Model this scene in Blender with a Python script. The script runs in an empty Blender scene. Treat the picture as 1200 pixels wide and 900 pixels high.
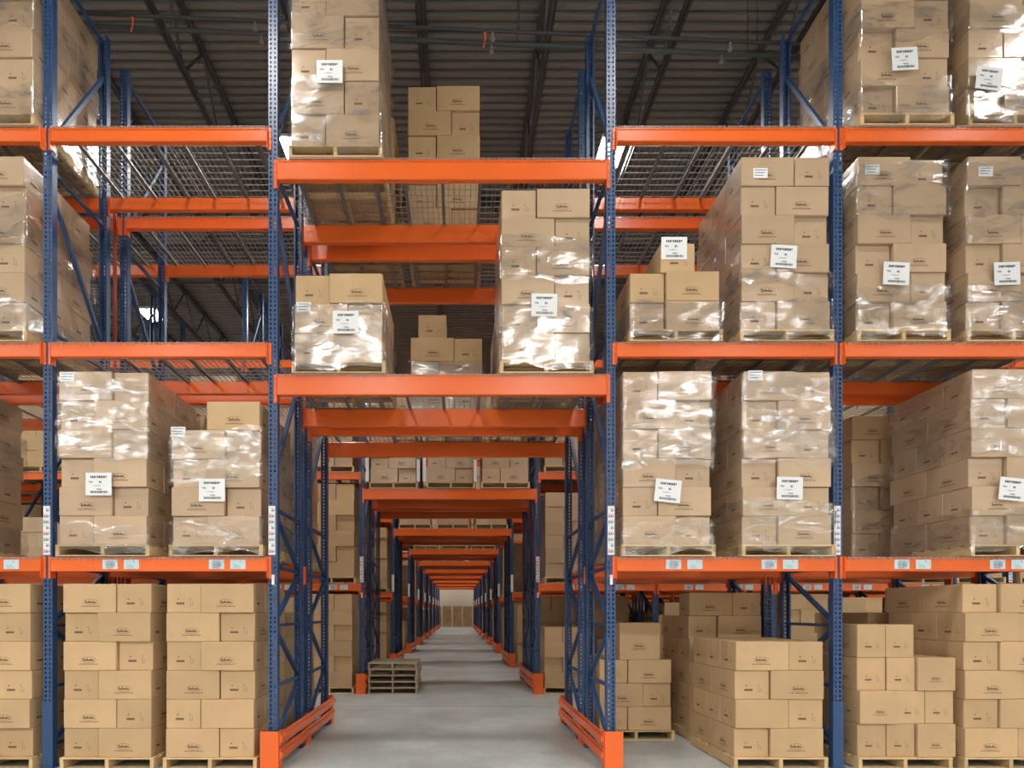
import bpy, math, random
import numpy as np
from mathutils import Vector, Matrix, Euler
import time
T0 = time.time()

R = random.Random(11)
SC = bpy.context.scene
COL = SC.collection
PI = math.pi

# ------------------------------------------------------------------ place constants (metres; camera looks along +Y)
CAM_Z = 1.73
FOC = 678.0                       # focal length in pixels of the 1200x900 frame
VPX, VPY = 537.0, 717.0
F0 = 6.40                         # front plane of the first rack
PERIOD = 5.89                     # block + cross aisle
DEPTH = 1.07                      # depth of one rack
GAP = 1.45                        # front of rack A to front of rack B
NBLOCK = 10
POST = 9.10
LEV = {'first': 2.33, 'second': 4.69, 'third': 7.06}
TUN = {'lower': 4.34, 'upper': 6.71}
AF, BF = F0 - .06, F0 + GAP - .06  # front faces of loads

def PX(px, d): return (px - VPX) * d / FOC
def PZ(py, d): return CAM_Z + (VPY - py) * d / FOC

ORD = ['first', 'second', 'third', 'fourth', 'fifth', 'sixth', 'seventh', 'eighth', 'ninth', 'tenth', 'eleventh', 'twelfth',
       'thirteenth', 'fourteenth', 'fifteenth', 'sixteenth', 'seventeenth', 'eighteenth', 'nineteenth', 'twentieth']

# ------------------------------------------------------------------ mesh helpers
class MB:
    def __init__(s): s.v, s.f, s.m = [], [], []
    def quad(s, a, b, c, d, m=0):
        n = len(s.v); s.v += [a, b, c, d]; s.f.append((n, n+1, n+2, n+3)); s.m.append(m)
    def hexa(s, p, m=0):
        n = len(s.v); s.v += p
        for q in ((0,3,2,1),(4,5,6,7),(0,1,5,4),(1,2,6,5),(2,3,7,6),(3,0,4,7)):
            s.f.append(tuple(n+i for i in q)); s.m.append(m)
    def box(s, x0, x1, y0, y1, z0, z1, m=0):
        s.hexa([(x0,y0,z0),(x1,y0,z0),(x1,y1,z0),(x0,y1,z0),(x0,y0,z1),(x1,y0,z1),(x1,y1,z1),(x0,y1,z1)], m)
    def cbox(s, x0, x1, y0, y1, z0, z1, c=.006, m=0):
        """box with all edges chamfered"""
        P = {}
        n = len(s.v)
        X, Y, Z = (x0, x1), (y0, y1), (z0, z1)
        sg = (1, -1)
        for i in (0,1):
            for j in (0,1):
                for k in (0,1):
                    dx, dy, dz = sg[i]*c, sg[j]*c, sg[k]*c
                    P[i,j,k,'x'] = len(s.v); s.v.append((X[i], Y[j]+dy, Z[k]+dz))
                    P[i,j,k,'y'] = len(s.v); s.v.append((X[i]+dx, Y[j], Z[k]+dz))
                    P[i,j,k,'z'] = len(s.v); s.v.append((X[i]+dx, Y[j]+dy, Z[k]))
        F = []
        for i in (0,1):
            q = [P[i,0,0,'x'],P[i,1,0,'x'],P[i,1,1,'x'],P[i,0,1,'x']]; F.append(q if i else q[::-1])
            q = [P[0,i,0,'y'],P[0,i,1,'y'],P[1,i,1,'y'],P[1,i,0,'y']]; F.append(q if i else q[::-1])
            q = [P[0,0,i,'z'],P[1,0,i,'z'],P[1,1,i,'z'],P[0,1,i,'z']]; F.append(q if i else q[::-1])
        for j in (0,1):
            for k in (0,1):
                q = [P[0,j,k,'y'],P[1,j,k,'y'],P[1,j,k,'z'],P[0,j,k,'z']]; F.append(q if (j ^ k) == 0 and False else q)
                q = [P[j,0,k,'x'],P[j,1,k,'x'],P[j,1,k,'z'],P[j,0,k,'z']]; F.append(q)
                q = [P[j,k,0,'x'],P[j,k,1,'x'],P[j,k,1,'y'],P[j,k,0,'y']]; F.append(q)
                for i in (0,1): pass
        for i in (0,1):
            for j in (0,1):
                for k in (0,1):
                    F.append([P[i,j,k,'x'],P[i,j,k,'y'],P[i,j,k,'z']])
        for q in F: s.f.append(tuple(q)); s.m.append(m)
    def bar(s, p, q, w, h, m=0, up=(0,0,1)):
        p, q = Vector(p), Vector(q); d = (q-p).normalized(); u = Vector(up)
        if abs(d.dot(u)) > .98: u = Vector((1,0,0))
        a = d.cross(u).normalized()*w/2; b = a.cross(d).normalized()*h/2
        s.hexa([tuple(p-a-b),tuple(p+a-b),tuple(p+a+b),tuple(p-a+b),tuple(q-a-b),tuple(q+a-b),tuple(q+a+b),tuple(q-a+b)], m)
    def tube(s, p, q, r, n=8, m=0):
        p, q = Vector(p), Vector(q); d = (q-p).normalized()
        u = Vector((0,0,1)) if abs(d.z) < .9 else Vector((1,0,0))
        a = d.cross(u).normalized(); b = a.cross(d); k = len(s.v)
        for e in (p, q):
            for i in range(n):
                t = 2*PI*i/n; s.v.append(tuple(e + a*r*math.cos(t) + b*r*math.sin(t)))
        for i in range(n):
            j = (i+1) % n; s.f.append((k+i, k+j, k+n+j, k+n+i)); s.m.append(m)
        s.f.append(tuple(k+i for i in range(n))); s.m.append(m)
        s.f.append(tuple(k+n+i for i in reversed(range(n)))); s.m.append(m)
    def extend(s, o, off=(0,0,0)):
        n = len(s.v); s.v += [(a+off[0], b+off[1], c+off[2]) for a,b,c in o.v]
        s.f += [tuple(n+i for i in f) for f in o.f]; s.m += o.m
    def mesh(s, name, mats, fix=True):
        me = bpy.data.meshes.new(name); me.from_pydata(s.v, [], s.f)
        if not isinstance(mats, (list, tuple)): mats = [mats]
        for x in mats: me.materials.append(x)
        if len(mats) > 1: me.polygons.foreach_set('material_index', s.m)
        if fix and len(s.f) < 60000:
            import bmesh
            bm = bmesh.new(); bm.from_mesh(me); bmesh.ops.recalc_face_normals(bm, faces=bm.faces); bm.to_mesh(me); bm.free()
        me.update(); return me

def link(name, data, parent=None, loc=None, rot=None, kind=None):
    o = bpy.data.objects.new(name, data); COL.objects.link(o)
    if parent is not None: o.parent = parent
    if loc is not None: o.location = loc
    if rot is not None: o.rotation_euler = rot
    if kind: o['kind'] = kind
    return o

def tag(o, label, cat, group=None, kind='thing'):
    n = len(label.split())
    o['label'] = label; o['category'] = cat; o['kind'] = kind
    if group: o['group'] = group
    return o

# ------------------------------------------------------------------ materials
def mat(name, base, rough=.6, metal=0., coat=0., coat_rough=.1, spec=.5):
    m = bpy.data.materials.new(name); m.use_nodes = True
    nt = m.node_tree; b = nt.nodes['Principled BSDF']
    b.inputs['Base Color'].default_value = (*base, 1); b.inputs['Roughness'].default_value = rough
    b.inputs['Metallic'].default_value = metal; b.inputs['Coat Weight'].default_value = coat
    b.inputs['Coat Roughness'].default_value = coat_rough; b.inputs['Specular IOR Level'].default_value = spec
    m.diffuse_color = (*base, 1)
    return m, nt, b

def N(nt, t, **kw):
    n = nt.nodes.new(t)
    for k, v in kw.items(): setattr(n, k, v)
    return n

def vary(nt, b, base, amt=.12, scale=3., coord='Object', dark=None, island=False):
    """base colour multiplied by soft noise, plus a per-object (and per-island) random lightness"""
    tc = N(nt, 'ShaderNodeTexCoord'); no = N(nt, 'ShaderNodeTexNoise'); no.inputs['Scale'].default_value = scale
    no.inputs['Detail'].default_value = 4
    nt.links.new(tc.outputs[coord], no.inputs['Vector'])
    oi = N(nt, 'ShaderNodeObjectInfo')
    r = oi.outputs['Random']
    if island:
        g = N(nt, 'ShaderNodeNewGeometry'); ad = N(nt, 'ShaderNodeMath', operation='ADD')
        nt.links.new(r, ad.inputs[0]); nt.links.new(g.outputs['Random Per Island'], ad.inputs[1])
        fr = N(nt, 'ShaderNodeMath', operation='FRACT'); nt.links.new(ad.outputs[0], fr.inputs[0]); r = fr.outputs[0]
    mr = N(nt, 'ShaderNodeMapRange'); mr.inputs['To Min'].default_value = 1-amt; mr.inputs['To Max'].default_value = 1+amt
    nt.links.new(r, mr.inputs['Value'])
    mn = N(nt, 'ShaderNodeMapRange'); mn.inputs['From Min'].default_value = .3; mn.inputs['From Max'].default_value = .7
    mn.inputs['To Min'].default_value = 1-amt*.6; mn.inputs['To Max'].default_value = 1+amt*.6
    nt.links.new(no.outputs['Fac'], mn.inputs['Value'])
    mu = N(nt, 'ShaderNodeMath', operation='MULTIPLY'); nt.links.new(mr.outputs[0], mu.inputs[0]); nt.links.new(mn.outputs[0], mu.inputs[1])
    vm = N(nt, 'ShaderNodeVectorMath', operation='SCALE'); vm.inputs[0].default_value = base
    nt.links.new(mu.outputs[0], vm.inputs['Scale']); nt.links.new(vm.outputs[0], b.inputs['Base Color'])
    return tc, no

CARD = (.53, .358, .197)
M = {}
M['card'], nt, b = mat('cardboard', CARD, .75, spec=.25); vary(nt, b, CARD, .10, 2.5, island=True)
# cartons held under stretch film: same board with a clear crinkled film on it
M['cardw'], nt, b = mat('film_covered_cardboard', CARD, .7, coat=1., coat_rough=.2, spec=.25)
tc, no = vary(nt, b, (.505, .355, .225), .09, 2.5, island=True)
n2 = N(nt, 'ShaderNodeTexNoise'); n2.inputs['Scale'].default_value = 4; n2.inputs['Detail'].default_value = 2; n2.inputs['Distortion'].default_value = 1.0
mp = N(nt, 'ShaderNodeMapping'); mp.inputs['Scale'].default_value = (1, 1, 2.2)
ge = N(nt, 'ShaderNodeNewGeometry')
nt.links.new(ge.outputs['Position'], mp.inputs['Vector']); nt.links.new(mp.outputs[0], n2.inputs['Vector'])
bu = N(nt, 'ShaderNodeBump'); bu.inputs['Strength'].default_value = .25; bu.inputs['Distance'].default_value = .02
nt.links.new(n2.outputs['Fac'], bu.inputs['Height']); nt.links.new(bu.outputs[0], b.inputs['Coat Normal'])
M['ink'], _, _ = mat('printed_ink', (.125, .078, .045), .8, spec=.2)
M['wood'], nt, b = mat('pallet_wood', (.58, .41, .215), .8, spec=.2); vary(nt, b, (.58, .41, .215), .18, 6, island=True)
M['woodg'], nt, b = mat('weathered_wood', (.36, .29, .20), .85, spec=.2); vary(nt, b, (.36, .29, .20), .18, 6, island=True)
BLUE = (.021, .063, .165)
M['blue'], nt, b = mat('blue_paint', BLUE, .38); vary(nt, b, BLUE, .12, 4)
ORANGE = (.80, .135, .022)
M['orange'], nt, b = mat('orange_paint', ORANGE, .27); vary(nt, b, ORANGE, .06, 2)
M['zinc'], nt, b = mat('galvanised_wire', (.30, .295, .285), .5, metal=.3)
M['paper'], _, _ = mat('white_paper', (.80, .81, .83), .6)
M['palebl'], _, _ = mat('pale_blue_label', (.55, .66, .72), .5)
M['black'], _, _ = mat('black_print', (.03, .03, .045), .6)
M['greyink'], _, _ = mat('grey_print', (.22, .24, .30), .6)
M['pinkink'], _, _ = mat('pink_print', (.65, .22, .30), .6)
M['teal'], _, _ = mat('teal_print', (.10, .45, .42), .6)
M['green'], _, _ = mat('green_sticker', (.02, .30, .10), .5)
M['board'], _, _ = mat('white_edge_board', (.72, .72, .70), .6)
M['steel'], nt, b = mat('dark_joist_steel', (.035, .035, .038), .5)
M['pipe'], _, _ = mat('sprinkler_pipe_paint', (.05, .062, .064), .5)
M['red'], _, _ = mat('red_pipe_paint', (.36, .06, .035), .5)
M['lampbody'], _, _ = mat('white_lamp_housing', (.75, .75, .75), .4)
M['flag'], _, _ = mat('orange_ribbon', (.85, .12, .03), .6)
m, nt, b = mat('lit_led_lens', (1, 1, 1), .4); b.inputs['Emission Color'].default_value = (1, .95, .86, 1); b.inputs['Emission Strength'].default_value = 60.
M['led'] = m
# ceiling deck: dull galvanised sheet
M['deck'], nt, b = mat('roof_deck_sheet', (.165, .158, .146), .45, metal=.25); vary(nt, b, (.165, .158, .146), .14, .5)
# wall
M['wall'], nt, b = mat('painted_wall', (.62, .57, .47), .8); vary(nt, b, (.62, .57, .47), .05, .3)
# concrete floor with sealed finish, stains and sawn joints
m, nt, b = mat('sealed_concrete', (.40, .40, .385), .42)
tc = N(nt, 'ShaderNodeTexCoord')
n1 = N(nt, 'ShaderNodeTexNoise'); n1.inputs['Scale'].default_value = .9; n1.inputs['Detail'].default_value = 7; n1.inputs['Roughness'].default_value = .62
n2 = N(nt, 'ShaderNodeTexNoise'); n2.inputs['Scale'].default_value = 14; n2.inputs['Detail'].default_value = 5
for n_ in (n1, n2): nt.links.new(tc.outputs['Object'], n_.inputs['Vector'])
cr = N(nt, 'ShaderNodeValToRGB'); cr.color_ramp.elements[0].position = .32; cr.color_ramp.elements[1].position = .68
cr.color_ramp.elements[0].color = (.41, .435, .425, 1); cr.color_ramp.elements[1].color = (.66, .695, .68, 1)
nt.links.new(n1.outputs['Fac'], cr.inputs['Fac'])
mx = N(nt, 'ShaderNodeMix', data_type='RGBA', blend_type='MULTIPLY'); mx.inputs['Factor'].default_value = .35
nt.links.new(cr.outputs[0], mx.inputs['A']); nt.links.new(n2.outputs['Color'], mx.inputs['B'])
nt.links.new(mx.outputs['Result'], b.inputs['Base Color'])
rr = N(nt, 'ShaderNodeMapRange'); rr.inputs['To Min'].default_value = .30; rr.inputs['To Max'].default_value = .55
nt.links.new(n1.outputs['Fac'], rr.inputs['Value']); nt.links.new(rr.outputs[0], b.inputs['Roughness'])
M['floor'] = m
M['joint'], _, _ = mat('floor_joint_filler', (.16, .16, .155), .7)
# stretch film
m = bpy.data.materials.new('stretch_film'); m.use_nodes = True; nt = m.node_tree; nt.nodes.clear()
out = N(nt, 'ShaderNodeOutputMaterial'); tr = N(nt, 'ShaderNodeBsdfTransparent'); gl = N(nt, 'ShaderNodeBsdfGlossy'); df = N(nt, 'ShaderNodeBsdfDiffuse')
gl.inputs['Roughness'].default_value = .16; df.inputs['Color'].default_value = (.8, .8, .82, 1)
ge = N(nt, 'ShaderNodeNewGeometry'); no = N(nt, 'ShaderNodeTexNoise'); no.inputs['Scale'].default_value = 2.8; no.inputs['Detail'].default_value = 2.5; no.inputs['Distortion'].default_value = 1.6
mp = N(nt, 'ShaderNodeMapping'); mp.inputs['Scale'].default_value = (1, 1, 2.6)
nt.links.new(ge.outputs['Position'], mp.inputs['Vector']); nt.links.new(mp.outputs[0], no.inputs['Vector'])
bu = N(nt, 'ShaderNodeBump'); bu.inputs['Strength'].default_value = .26; bu.inputs['Distance'].default_value = .02
nt.links.new(no.outputs['Fac'], bu.inputs['Height']); nt.links.new(bu.outputs[0], gl.inputs['Normal'])
mr = N(nt, 'ShaderNodeMapRange'); mr.inputs['From Min'].default_value = .48; mr.inputs['From Max'].default_value = .74
mr.inputs['To Min'].default_value = .13; mr.inputs['To Max'].default_value = .62
nt.links.new(no.outputs['Fac'], mr.inputs['Value'])
mg = N(nt, 'ShaderNodeMixShader'); mg.inputs[0].default_value = .10
nt.links.new(gl.outputs[0], mg.inputs[1]); nt.links.new(df.outputs[0], mg.inputs[2])
mt = N(nt, 'ShaderNodeMixShader'); nt.links.new(mr.outputs[0], mt.inputs[0])
nt.links.new(tr.outputs[0], mt.inputs[1]); nt.links.new(mg.outputs[0], mt.inputs[2]); nt.links.new(mt.outputs[0], out.inputs[0])
M['film'] = m

# ------------------------------------------------------------------ pools: things ranked by how large they show; the rest become one stuff mesh per kind
POOL = {}          # kind -> list of (object, mesh)
def pool(kind, o): POOL.setdefault(kind, []).append(o)

# ------------------------------------------------------------------ the setting
XW0, XW1, YW0, YW1 = -40., 46., -26., 67.
ROOF = 10.5
mb = MB(); mb.box(XW0, XW1, YW0, YW1, -.2, 0)
fl = link('floor', mb.mesh('floor', M['floor']), kind='structure'); fl['label'] = 'smooth grey sealed concrete floor'
mb = MB()
for y in (-6.0, 4.6, 10.6, 16.5, 22.4, 28.3, 40.1, 52.0): mb.box(XW0, XW1, y, y+.012, 0, .0015)
for x in (-8.2, 8.6): mb.box(x, x+.012, YW0, YW1, 0, .0015)
o = link('trim_1', mb.mesh('floor_joints', M['joint']), kind='structure'); o['label'] = 'thin sawn joint lines in the concrete floor'
def wall(name, a):
    mb = MB(); mb.box(*a); o = link(name, mb.mesh(name, M['wall']), kind='structure'); return o
wall('wall_back', (XW0, XW1, YW1, YW1+.2, 0, ROOF+.3))['label'] = 'pale far wall at the end of the long aisle'
wall('wall_left', (XW0-.2, XW0, YW0, YW1, 0, ROOF+.3)); wall('wall_right', (XW1, XW1+.2, YW0, YW1, 0, ROOF+.3))
wall('wall_front', (XW0, XW1, YW0-.2, YW0, 0, ROOF+.3))
# ribbed steel roof deck, ribs run across the hall
mb = MB(); p = .152; y = YW0; prof = []
while y < YW1:
    prof += [(y, ROOF), (y+.072, ROOF), (y+.086, ROOF+.05), (y+.138, ROOF+.05)]; y += p
n = len(prof)
for (yy, zz) in prof: mb.v += [(XW0, yy, zz), (XW1, yy, zz)]
for i in range(n-1): mb.f.append((2*i, 2*i+1, 2*i+3, 2*i+2)); mb.m.append(0)
mb.box(XW0, XW1, YW0, YW1, ROOF+.06, ROOF+.2)
o = link('ceiling', mb.mesh('ceiling', M['deck'], fix=False), kind='structure'); o['label'] = 'dull ribbed metal roof deck'
# open web joists along the hall, girders across
def joist(x, y0, y1):
    mb = MB(); zt, zb = ROOF-.035, 9.55
    for s in (-.028, .028):
        mb.box(x+s-.022, x+s+.022, y0, y1, zt-.05, zt); mb.box(x+s-.02, x+s+.02, y0+.4, y1-.4, zb, zb+.045)
    yy = y0+.4; k = 0
    while yy < y1-.6:
        if k % 2 == 0: mb.bar((x, yy, zb+.03), (x, yy+.62, zt-.03), .028, .028)
        else: mb.bar((x, yy, zt-.03), (x, yy+.62, zb+.03), .028, .028)
        yy += .62; k += 1
    return mb
jx = -3.98 - 1.735*10
JY = [-14.0, .5, 12.2, 24.0, 35.8, 47.6, 66.5]
k = 0
while jx < 22:
    for a, c in zip(JY, JY[1:]):
        if abs(jx) > 14 and a < 12: pass
        link('roof_joist', joist(jx, a+.06, c-.06).mesh('roof_joist', M['steel'], fix=False), kind='structure')['label'] = 'dark open web steel roof joist'
    jx += 1.735
for y in JY[2:-1]:
    mb = MB(); zt, zb = 10.38, 9.42
    for z in (zt, zb): mb.box(-22, 24, y-.05, y+.05, z-.045, z+.045)
    x = -22; k = 0
    while x < 23.5:
        mb.bar((x, y, zb if k % 2 else zt), (x+.87, y, zt if k % 2 else zb), .05, .05); x += .87; k += 1
    link('roof_girder', mb.mesh('roof_girder', M['steel'], fix=False), kind='structure')['label'] = 'dark steel truss girder under the roof'
# sprinkler pipes hung under the joists, falling slightly to one side
PIPES = [(7.55, 9.33, .022, 'steel'), (7.80, 9.41, .030, 'pipe'), (13.6, 9.47, .03, 'steel'), (19.6, 9.47, .03, 'steel'), (25.6, 9.47, .03, 'steel'), (31, 9.47, .03, 'steel')]
for i, (y, z, r, m) in enumerate(PIPES):
    g = .043 if i < 2 else 0.0
    root = link('sprinkler_pipe', None, loc=(0, y, z))
    mb = MB(); mb.tube((-9, 0, 9*g), (16, 0, -16*g), r, 10)
    link('pipe_run', mb.mesh('pipe_run', M[m]), root)
    for q in range(-3, 5):
        x = q*3.1 + .45
        mb = MB(); mb.tube((x+.35, 0, -(x+.35)*g+r*.9), (x+.35, 0, ROOF-z-.001), .006, 6)
        link('hanger_rod', mb.mesh('hanger_rod', M['steel']), root)
        mb = MB(); mb.tube((x, 0, -x*g-.10), (x, 0, -x*g-r*.9), .014, 6); mb.tube((x, 0, -x*g-.115), (x, 0, -x*g-.10), .032, 8)
        link('sprinkler_head', mb.mesh('sprinkler_head', M['zinc']), root)
    tag(root, ['thin dark overhead pipe crossing the hall, nearest of the roof pipes', 'thicker grey sprinkler pipe just behind the thin overhead pipe'][i] if i < 2
        else 'dark sprinkler pipe under the roof, %s one back from the grey pair' % ORD[i-2], 'pipe', 'sprinkler pipes under the roof')
def ribbon(px, py, lab):
    y = 7.55; x = PX(px, y); z = 9.33 - .043*x - .022 - .10
    mb = MB(); n = 7
    for s in range(n):
        t0, t1 = s/n, (s+1)/n; w = .022
        a = .012*math.sin(5*t0); c = .012*math.sin(5*t1)
        mb.box(x+a-w/2, x+c+w/2, y-.004, y, z+.10-.20*t1, z+.10-.20*t0)
    tag(link('plastic_ribbon', mb.mesh('plastic_ribbon', M['flag'])), lab, 'ribbon', 'orange ribbons on the thin roof pipe')
ribbon(155, 20, 'orange plastic ribbon hanging from the roof pipe above the empty left shelf')
ribbon(568, 37, 'orange plastic ribbon hanging from the roof pipe above the two-high unwrapped cartons')
# high bay lamps
LAMPX = [2.67 + 5.45*k for k in range(-5, 6)]
LAMPZ = 9.70
lens_mb = MB()
hm = MB()
hm.box(-.24, .24, -.33, .33, .021, .075); hm.box(-.055, .055, -.20, .20, .075, .14)
housing = hm.mesh('lamp_housing', M['lampbody'])
lm = MB(); lm.cbox(-.075, .075, -.315, .315, -.012, .0205, .008)
lens = lm.mesh('led_lens', M['led'])
wm = MB(); wm.tube((0, 0, .07), (0, 0, ROOF-LAMPZ), .005, 5)
wire = wm.mesh('hanger_wire', M['zinc'])
AL = bpy.data.lights.new('high_bay_light', 'AREA'); AL.shape = 'RECTANGLE'; AL.size = .46; AL.size_y = .64
AL.energy = 215.; AL.color = (1, .97, .925); AL.spread = math.radians(160)
AL2 = AL.copy(); AL2.energy = 130.
ALF = AL.copy(); ALF.energy = 560.
ALN = AL.copy(); ALN.energy = 130.
LAMPROWS = [('open floor, fourth row back', -21.0), ('open floor, third row back', -15.2), ('open floor, second row behind camera', -8.0), ('open floor just behind camera', -3.6), ('front aisle', 4.35)]
for kk in range(1, NBLOCK): LAMPROWS.append(('%s cross aisle' % ORD[kk-1], F0 + PERIOD*kk - (2.23 if kk == 1 else 2.6)))
LAMPROWS.append(('far end aisle', 64.3))
for ri, (rn, y) in enumerate(LAMPROWS):
    for k, x in enumerate(LAMPX):
        if y > 30 and not (-9 < x < 9): continue
        root = link('high_bay_lamp', None, loc=(x, y, LAMPZ))
        ho = link('lamp_housing', housing, root)
        for s in (-.15, .15): link('led_lens', lens, ho, loc=(s, 0, 0))
        for s in (-.28, .28): link('hanger_wire', wire, root, loc=(0, s, 0))
        c = k - 5
        pos = 'beside the tunnel right posts' if c == 0 else '%s %s of it' % (ORD[abs(c)-1], 'right' if c > 0 else 'left')
        if c == 0: lab = 'white high bay lamp, %s, nearest the right tunnel posts' % rn
        else: lab = 'white high bay lamp, %s, %s lamp %s of the tunnel' % (rn, ORD[c-1] if c > 0 else ORD[-c-1], 'right' if c > 0 else 'left')
        tag(root, lab, 'lamp', 'high bay lamps under the roof')
        lo = link('high_bay_light', (ALF if y < -5 else AL) if y < 0 else (ALN if y < 5 else (AL2 if y < 40 else AL)), loc=(x, y, LAMPZ-.03)); 

# ------------------------------------------------------------------ rack parts (shared meshes)
def post_mesh():
    """open channel post, web at y=0 punched with two rows of slots, flanges to +y"""
    mb = MB(); w = .05; a0, a1 = .014, .032; z = 0.
    pitch, hh = .0508, .026
    while z + pitch < POST:
        z1, z2 = z+pitch-hh, z+pitch
        mb.quad((-w,0,z),(w,0,z),(w,0,z1),(-w,0,z1))
        for (p_, q_) in ((-w,-a1),(-a0,a0),(a1,w)): mb.quad((p_,0,z1),(q_,0,z1),(q_,0,z2),(p_,0,z2))
        z = z2
    mb.quad((-w,0,z),(w,0,z),(w,0,POST),(-w,0,POST))
    for s in (-1, 1):
        mb.box(min(s*w, s*(w-.004)), max(s*w, s*(w-.004)), .0005, .08, 0, POST)
        mb.box(min(s*(w-.004), s*(w-.02)), max(s*(w-.004), s*(w-.02)), .076, .08, 0, POST)
    return mb
def post_simple():
    mb = MB(); w = .05; mb.box(-w, w, 0, .004, 0, POST)
    for s in (-1, 1): mb.box(min(s*w, s*(w-.004)), max(s*w, s*(w-.004)), .004, .08, 0, POST)
    return mb
HORIZ = [.25, .90, 1.58, 2.23, 2.88, 4.86, 6.66, 9.0]
DIAG = [(.28, .86, 0), (.94, 1.54, 1), (1.62, 2.19, 0), (2.27, 2.84, 1), (3.3, 4.6, 0), (5.1, 6.4, 1), (7.0, 8.55, 0)]   # (low, high, 1: high end at the front)
def brace_mb(kind, a):
    mb = MB(); y0, y1 = .075, DEPTH-.075
    if kind == 'h': mb.bar((0, y0, a), (0, y1, a), .04, .035)
    else:
        lo, hi, fr = a
        p_, q_ = ((0, y1, lo), (0, y0, hi)) if fr else ((0, y0, lo), (0, y1, hi))
        mb.bar(p_, q_, .045, .04)
    return mb
PMB = post_mesh(); POSTM = PMB.mesh('upright_post', M['blue'])
bp = MB(); bp.box(-.07, .07, -.03, .12, 0, .012)
for s in (-.055, .055): bp.tube((s, .095, .012), (s, .095, .04), .009, 6)
sl = MB(); sl.box(-.058, .058, -.008, -.002, .012, .74)
for q in (-1, 1): sl.box(min(q*.058, q*.052), max(q*.058, q*.052), -.002, .07, .012, .74)
SLEEVE = sl.mesh('post_sleeve', M['blue'])
BASEM = bp.mesh('base_plate', M['blue'])
HM = [brace_mb('h', a).mesh('horizontal_brace', M['blue']) for a in HORIZ]
DM = [brace_mb('d', a).mesh('diagonal_brace', M['blue']) for a in DIAG]
fm = MB(); ps = post_simple(); fm.extend(ps)
for (a, b_, c_) in ps.v: pass
n0 = len(fm.v)
fm.v += [(x, DEPTH-y, z) for x, y, z in ps.v]; fm.f += [tuple(n0+i for i in reversed(f)) for f in ps.f]; fm.m += ps.m
for a in HORIZ: fm.extend(brace_mb('h', a))
for a in DIAG: fm.extend(brace_mb('d', a))
FARFRAME = fm.mesh('rack_upright', M['blue'])
fm.box(-.037, .037, -.004, 0, 2.36, 2.90, 1); FARFRAME_A = fm.mesh('rack_upright', [M['blue'], M['paper']])
# location strip on the front posts: a white column of code stickers
def strip_mesh(h):
    mb = MB(); w = .037; mb.box(-w, w, -.004, 0, 0, h, 0)
    n = int(h/.062)
    for i in range(n):
        z = .012 + i*(h-.02)/n
        mb.box(-w*.82, -w*.25, -.006, -.0041, z+.008, z+.042, (2, 3, 4)[(i*2) % 3])
        mb.box(-w*.1, w*.35, -.006, -.0041, z+.010, z+.040, 1); mb.box(w*.5, w*.78, -.006, -.0041, z+.014, z+.036, 1)
        mb.box(-w*.9, w*.9, -.0055, -.0041, z+.050, z+.053, 2)
    return mb.mesh('label_strip', [M['paper'], M['greyink'], M['pinkink'], M['teal'], M['paper']])
STRIP = strip_mesh(.54)
sm = MB(); sm.box(-.012, .018, -.004, 0, 0, .11); STICK = sm.mesh('post_sticker', M['paper'])

def bays_for(n):
    if n == 0: return (2, 2)
    if n == 1: return (4, 5)
    if n == 2: return (4, 5)
    if n <= 4: return (3, 3)
    return (2, 2)
def xpost(i):   # i=-1,-2,... left of the aisle, 1,2,... right of it
    return -2.05 - 2.49*(-i-1) if i < 0 else 1.69 + 2.51*(i-1)
def bay_range(b):
    if b == 0: return xpost(-1), xpost(1)
    return (xpost(b-1), xpost(b)) if b < 0 else (xpost(b), xpost(b+1))
def bay_name(b):
    return 'over the aisle' if b == 0 else '%s bay %s of the aisle' % (ORD[abs(b)-1], 'left' if b < 0 else 'right')

def frame(n, rk, i):
    x, y = xpost(i), F0 + PERIOD*n + GAP*rk
    row = n*2 + rk
    side = 'left' if i < 0 else 'right'
    lab = 'blue upright rack frame, %s one %s of the aisle, %s rack row' % (ORD[abs(i)-1], side, ORD[row])
    if n <= 1:
        root = link('rack_upright', None, loc=(x, y, 0))
        fp = link('upright_post', POSTM, root); rp = link('upright_post', POSTM, root, loc=(0, DEPTH, 0), rot=(0, 0, PI))
        link('base_plate', BASEM, fp); link('base_plate', BASEM, rp)
        if n == 0 and rk == 0 and abs(i) != 1: link('post_sleeve', SLEEVE, fp)['label'] = 'plain blue protective sleeve'
        for m in HM: link('horizontal_brace', m, root)
        for m in DM: link('diagonal_brace', m, root)
        if rk == 0:
            link('label_strip', STRIP, fp, loc=(0 if n else (-.01 if i != 1 else .0), -.0015, 2.36))['label'] = 'white strip of location codes'
            if i in (-1, 1): link('post_sticker', STICK, fp, loc=(0, -.0015, 2.03))['label'] = 'small white sticker'
    else:
        root = link('rack_upright', FARFRAME if rk else FARFRAME_A, loc=(x, y, 0)); pool('rack_upright', root)
    tag(root, lab, 'rack frame', 'blue upright rack frames')

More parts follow.
